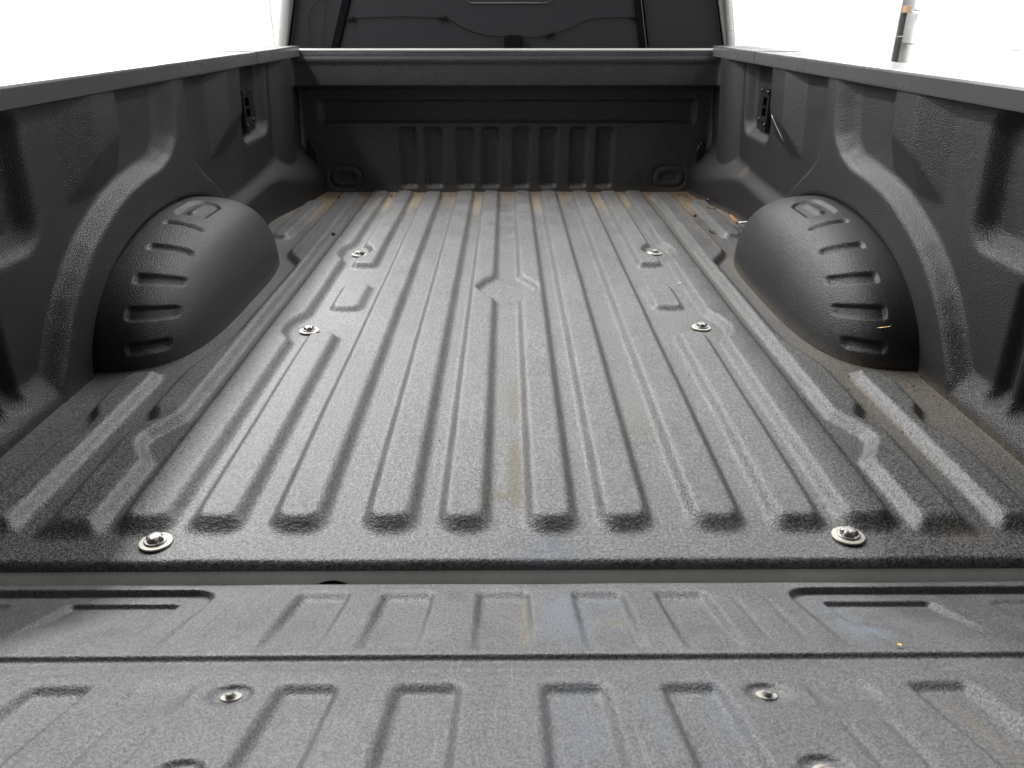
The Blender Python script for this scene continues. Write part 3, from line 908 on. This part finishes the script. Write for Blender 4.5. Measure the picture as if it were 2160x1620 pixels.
chalk = np.maximum.reduce([1.0 * blobt(0.068, 0.13, 0.030, 0.08), 0.7 * blobt(0.118, 0.07, 0.018, 0.03), 0.95 * blobt(0.392, 0.14, 0.026, 0.07), 0.9 * blobt(0.062, 0.37, 0.020, 0.07),
                           0.85 * blobt(0.192, 0.35, 0.013, 0.05), 0.5 * blobt(0.055, 0.42, 0.03, 0.03), 0.6 * blobt(0.125, 0.38, 0.008, 0.07), 0.4 * blobt(0.16, 0.46, 0.03, 0.03)])
tan = np.maximum.reduce([0.5 * blobt(0.0195, 0.13, 0.006, 0.09, 4), 0.8 * blobt(0.068, 0.252, 0.004, 0.008), 0.4 * blobt(0.13, 0.14, 0.012, 0.012), 0.5 * blobt(0.40, 0.38, 0.008, 0.06)])
V = tgv(XT.ravel(), ST.ravel(), HT.ravel())
nu, nv = XT.shape
idx0 = np.arange(nu) * nv
edge = tgv(XT[:, 0], ST[:, 0] + 0.006, np.full(nu, -0.020))
e = len(V) + np.arange(nu - 1)
sk = np.stack([idx0[:-1], idx0[1:], e + 1, e], 1)
pad = np.zeros(nu)
mesh_obj('panel', np.concatenate([V, edge]), np.concatenate([grid_faces(nu, nv, True), sk]), M_TAIL, tl, True,
         {'dirt': np.zeros(len(V) + nu), 'chalk': np.concatenate([chalk.ravel(), pad]), 'tan': np.concatenate([tan.ravel(), pad])})
for i, (bx, bs) in enumerate(TB):
    wv, wf = lathe([(0.003, 0.0), (0.0093, 0.0), (0.0096, 0.0008), (0.0090, 0.0016), (0.003, 0.0018)], 28)
    hv_, hf = lathe([(0.0001, 0.0014), (0.0052, 0.0014), (0.0052, 0.0026), (0.0042, 0.0030), (0.0040, 0.0075), (0.0032, 0.0088), (0.0001, 0.0090)], 24)
    h0 = float(HT[np.argmin(np.abs(xs_t - bx)), np.argmin(np.abs(st - bs))]) + 0.0003
    f_ = lambda v: [tg(bx + x, bs + y, h0 + z_) for x, y, z_ in v]
    b_ = mesh_obj('bolt', f_(hv_), hf, M_BOLT, tl)
    mesh_obj('washer', f_(wv), wf, M_ZINC, b_)
    for o in (b_,) + tuple(b_.children):
        m = o.modifiers.new('edges', 'EDGE_SPLIT'); m.split_angle = R(38)

# ------------------------------------------------------------------ loose litter
def curl(name, x, y, z_, L_, W_, ang, bend, mat, label, cat, group=None, tiltv=0.0):
    nu_, nv_ = 9, 4
    v = []
    for i in range(nu_):
        u = i / (nu_ - 1) - 0.5
        wloc = W_ * (1 - (2 * abs(u)) ** 2.5) * (0.75 + 0.25 * math.sin(9 * u))
        for j in range(nv_):
            q = j / (nv_ - 1) - 0.5
            px, py = u * L_, q * wloc
            pz = bend * (4 * u * u) + 0.4 * bend * math.sin(7 * u + 3 * q) * 0.3 + abs(q) * W_ * 0.3 + 0.0015
            ca, sa = math.cos(ang), math.sin(ang)
            v.append((x + px * ca - py * sa, y + px * sa + py * ca, z_ + max(pz, 0.0006) + px * tiltv))
    top_ = v
    botv = [(a, b_, c - 0.0006) for a, b_, c in v]
    f = []
    nvv = len(v)
    for i in range(nu_ - 1):
        for j in range(nv_ - 1):
            a = i * nv_ + j
            f.append((a, a + nv_, a + nv_ + 1, a + 1))
            f.append((nvv + a, nvv + a + 1, nvv + a + nv_ + 1, nvv + a + nv_))
    o = mesh_obj(name, top_ + botv, f, mat, None, True)
    # origin at the piece itself
    me = o.data
    c = Vector((x, y, z_))
    me.transform(Matrix.Translation(-c)); o.location = c
    return tag(o, label, cat, group)

cg = thing('cigarette_butt', (0.79, 2.64, 0.015), 'bent cigarette butt with brown filter lying beside the right wheel cover', 'cigarette butt')
mesh_obj('filter', *tube([(0.778, 2.690, 0.032), (0.780, 2.668, 0.028), (0.783, 2.640, 0.024), (0.787, 2.620, 0.0225)], 0.0055, 10, True, [0.75, 1, 1.05, 0.95]), M_FILTER, cg)
mesh_obj('paper', *tube([(0.787, 2.619, 0.0225), (0.800, 2.622, 0.022), (0.825, 2.630, 0.0215), (0.842, 2.636, 0.021)], 0.0048, 10, True, [0.8, 1, 1, 0.9]), M_PAPER, cg)
curl('leaf_fragment', 0.689, 2.569, 0.001, 0.030, 0.014, 0.4, 0.006, M_LEAF, 'curled brown leaf scrap in the channel beside the cigarette butt', 'leaf')
curl('leaf_fragment', 0.665, 2.735, 0.015, 0.022, 0.016, 1.2, 0.008, M_LEAF, 'crumpled dark brown leaf scrap in the channel ahead of the other scrap', 'leaf')
curl('leaf_fragment', 0.752, 2.86, 0.015, 0.05, 0.018, 2.2, 0.006, M_LEAF, 'long dry leaf scrap lying near the black rubber plug', 'leaf')
curl('straw_piece', 0.762, 1.468, 0.083, 0.026, 0.0065, 2.55, 0.001, M_STRAW, 'yellow straw chip lying on the right wheel well cover', 'straw', None, -0.35)
curl('straw_piece', 0.465, 2.02, 0.001, 0.016, 0.003, 0.3, 0.002, M_THREAD, 'tiny pale straw between the low pad and the bolts', 'straw')
curl('straw_piece', 0.640, 0.99, 0.001, 0.012, 0.005, 1.4, 0.003, M_STRAW, 'tiny tan husk in the outer channel near the floor edge', 'straw')
cr = curl('seed_husk', 0.4775, 0, 0, 0.008, 0.006, 0.2, 0.001, M_STRAW, 'round tan seed husk on the tailgate liner beside the corner pocket', 'husk')
P0 = tg(0.402, 0.224, 0.001); cr.location = P0; cr.rotation_euler = (-TAU, 0, 0)
# loose thread hanging on the right side panel
def wall_x(y, z_):
    return float(side_field(np.array([[y]]), np.array([[z_]]))[0, 0])
tp = [(2.470, 0.388), (2.461, 0.372), (2.448, 0.355), (2.432, 0.338), (2.412, 0.320)]
th = mesh_obj('thread', *tube([(wall_x(a, b_) - 0.0025, a, b_) for a, b_ in tp], 0.0007, 6), M_THREAD, None)
tag(th, 'pale loose thread clinging to the right side panel', 'thread')
# twig bits by the left wheel cover
tw = mesh_obj('twig', *tube([(-0.838, 1.405, 0.003), (-0.833, 1.41, 0.012), (-0.836, 1.418, 0.022), (-0.832, 1.42, 0.032)], 0.0016, 6), M_STRAW, None)
tag(tw, 'tiny dry twig at the foot of the left wheel cover', 'twig')
# black rubber plug in the far right corner
pg = thing('rubber_plug', (0.790, 3.035, 0.0), 'small black rubber plug standing in the far right corner of the bed floor', 'plug')
lv, lf = lathe([(0.0001, 0), (0.017, 0), (0.017, 0.004), (0.011, 0.007), (0.011, 0.021), (0.009, 0.024), (0.0001, 0.024)], 18)
mesh_obj('plug_body', [(0.790 + x, 3.035 + y, 0.012 + z_) for x, y, z_ in lv], lf, M_RUBBER, pg)
# pebble and bottle-cap sized stones
for i, (px_, py_, r_, lab) in enumerate(((-0.665, 3.14, 0.010, 'small pale pebble in the dirt at the far left corner'), (-0.575, 2.55, 0.007, 'black pebble in the channel left of the bolts'),
                                         (-0.436, 2.296, 0.007, 'black crumb touching the washer of the far left bolt'))):
    bm = bmesh.new()
    bmesh.ops.create_icosphere(bm, subdivisions=2, radius=r_)
    for v_ in bm.verts:
        v_.co *= 1 + random.uniform(-0.18, 0.18)
        v_.co.z *= 0.7
    me = bpy.data.meshes.new('pebble'); bm.to_mesh(me); bm.free()
    me.materials.append(M_GRIT if i == 0 else M_RUBBER)
    o = bpy.data.objects.new('pebble', me); COL.objects.link(o)
    o.location = (px_, py_, 0.001 + r_ * 0.6 + (0.004 if i == 2 else 0))
    tag(o, lab, 'pebble')

# loose sandy grit collected at the front of the bed (uncountable)
V = []; F = []
def floor_h(x, y):
    i = int(np.clip(np.searchsorted(xs, x), 0, len(xs) - 1)); j = int(np.clip(np.searchsorted(ys, y), 0, len(ys) - 1))
    return Z[i, j], Hh[i, j]
cnt = 0
tries = 0
while cnt < 2600 and tries < 60000:
    tries += 1
    y = 3.235 - abs(rng.normal(0, 0.20)) if rng.random() < 0.75 else rng.uniform(0.95, 3.2)
    x = rng.uniform(-0.80, 0.80)
    if rng.random() < 0.35: x = rng.uniform(0.62, 0.83)
    if y < 0.86: continue
    hz, hh = floor_h(x, y)
    if hh > 0.006 and rng.random() < 0.85: continue
    if y < 2.5 and x < 0.55 and rng.random() < 0.8: continue
    r_ = 0.0007 + 0.0022 * rng.random() ** 4
    b0 = len(V)
    for d_ in ((1, 0, 0), (-1, 0, 0), (0, 1, 0), (0, -1, 0), (0, 0, 1), (0, 0, -0.3)):
        q = np.array(d_) * r_ * rng.uniform(0.6, 1.3)
        V.append((x + q[0], y + q[1], hz + 0.3 * r_ + q[2]))
    for t_ in ((0, 2, 4), (2, 1, 4), (1, 3, 4), (3, 0, 4), (2, 0, 5), (1, 2, 5), (3, 1, 5), (0, 3, 5)):
        F.append(tuple(b0 + q for q in t_))
    cnt += 1
gr = mesh_obj('sand_grit', V, F, M_GRIT, None, False)
tag(gr, 'loose sandy grit and crumbs strewn in the floor channels', 'grit', None, 'stuff')

# crumbled leaf litter along the bulkhead and in the front corners (uncountable)
V = []; F = []
for _ in range(170):
    u_ = rng.random()
    if u_ < 0.5: x, y = rng.uniform(0.62, 0.80), 3.22 - abs(rng.normal(0, 0.09))
    elif u_ < 0.75: x, y = rng.uniform(-0.76, -0.40), 3.22 - abs(rng.normal(0, 0.07))
    else: x, y = rng.uniform(-0.5, 0.6), 3.235 - abs(rng.normal(0, 0.03))
    hz, hh = floor_h(x, y)
    r_ = rng.uniform(0.003, 0.010); a_ = rng.uniform(0, 6.28); k_ = rng.uniform(0.3, 0.8)
    b0 = len(V)
    for du, dv, dz in ((-1, 0, 0.2), (0, -k_, 0.5), (1, 0, 0.9), (0, k_, 0.3)):
        V.append((x + r_ * (du * math.cos(a_) - dv * math.sin(a_)), y + r_ * (du * math.sin(a_) + dv * math.cos(a_)), hz + 0.001 + dz * r_ * 0.7))
    F += [(b0, b0 + 1, b0 + 3), (b0 + 1, b0 + 2, b0 + 3)]
lc = mesh_obj('leaf_litter', V, F, M_LEAF, None, False)
tag(lc, 'crumbled brown leaf litter along the foot of the front panel', 'leaf litter', None, 'stuff')
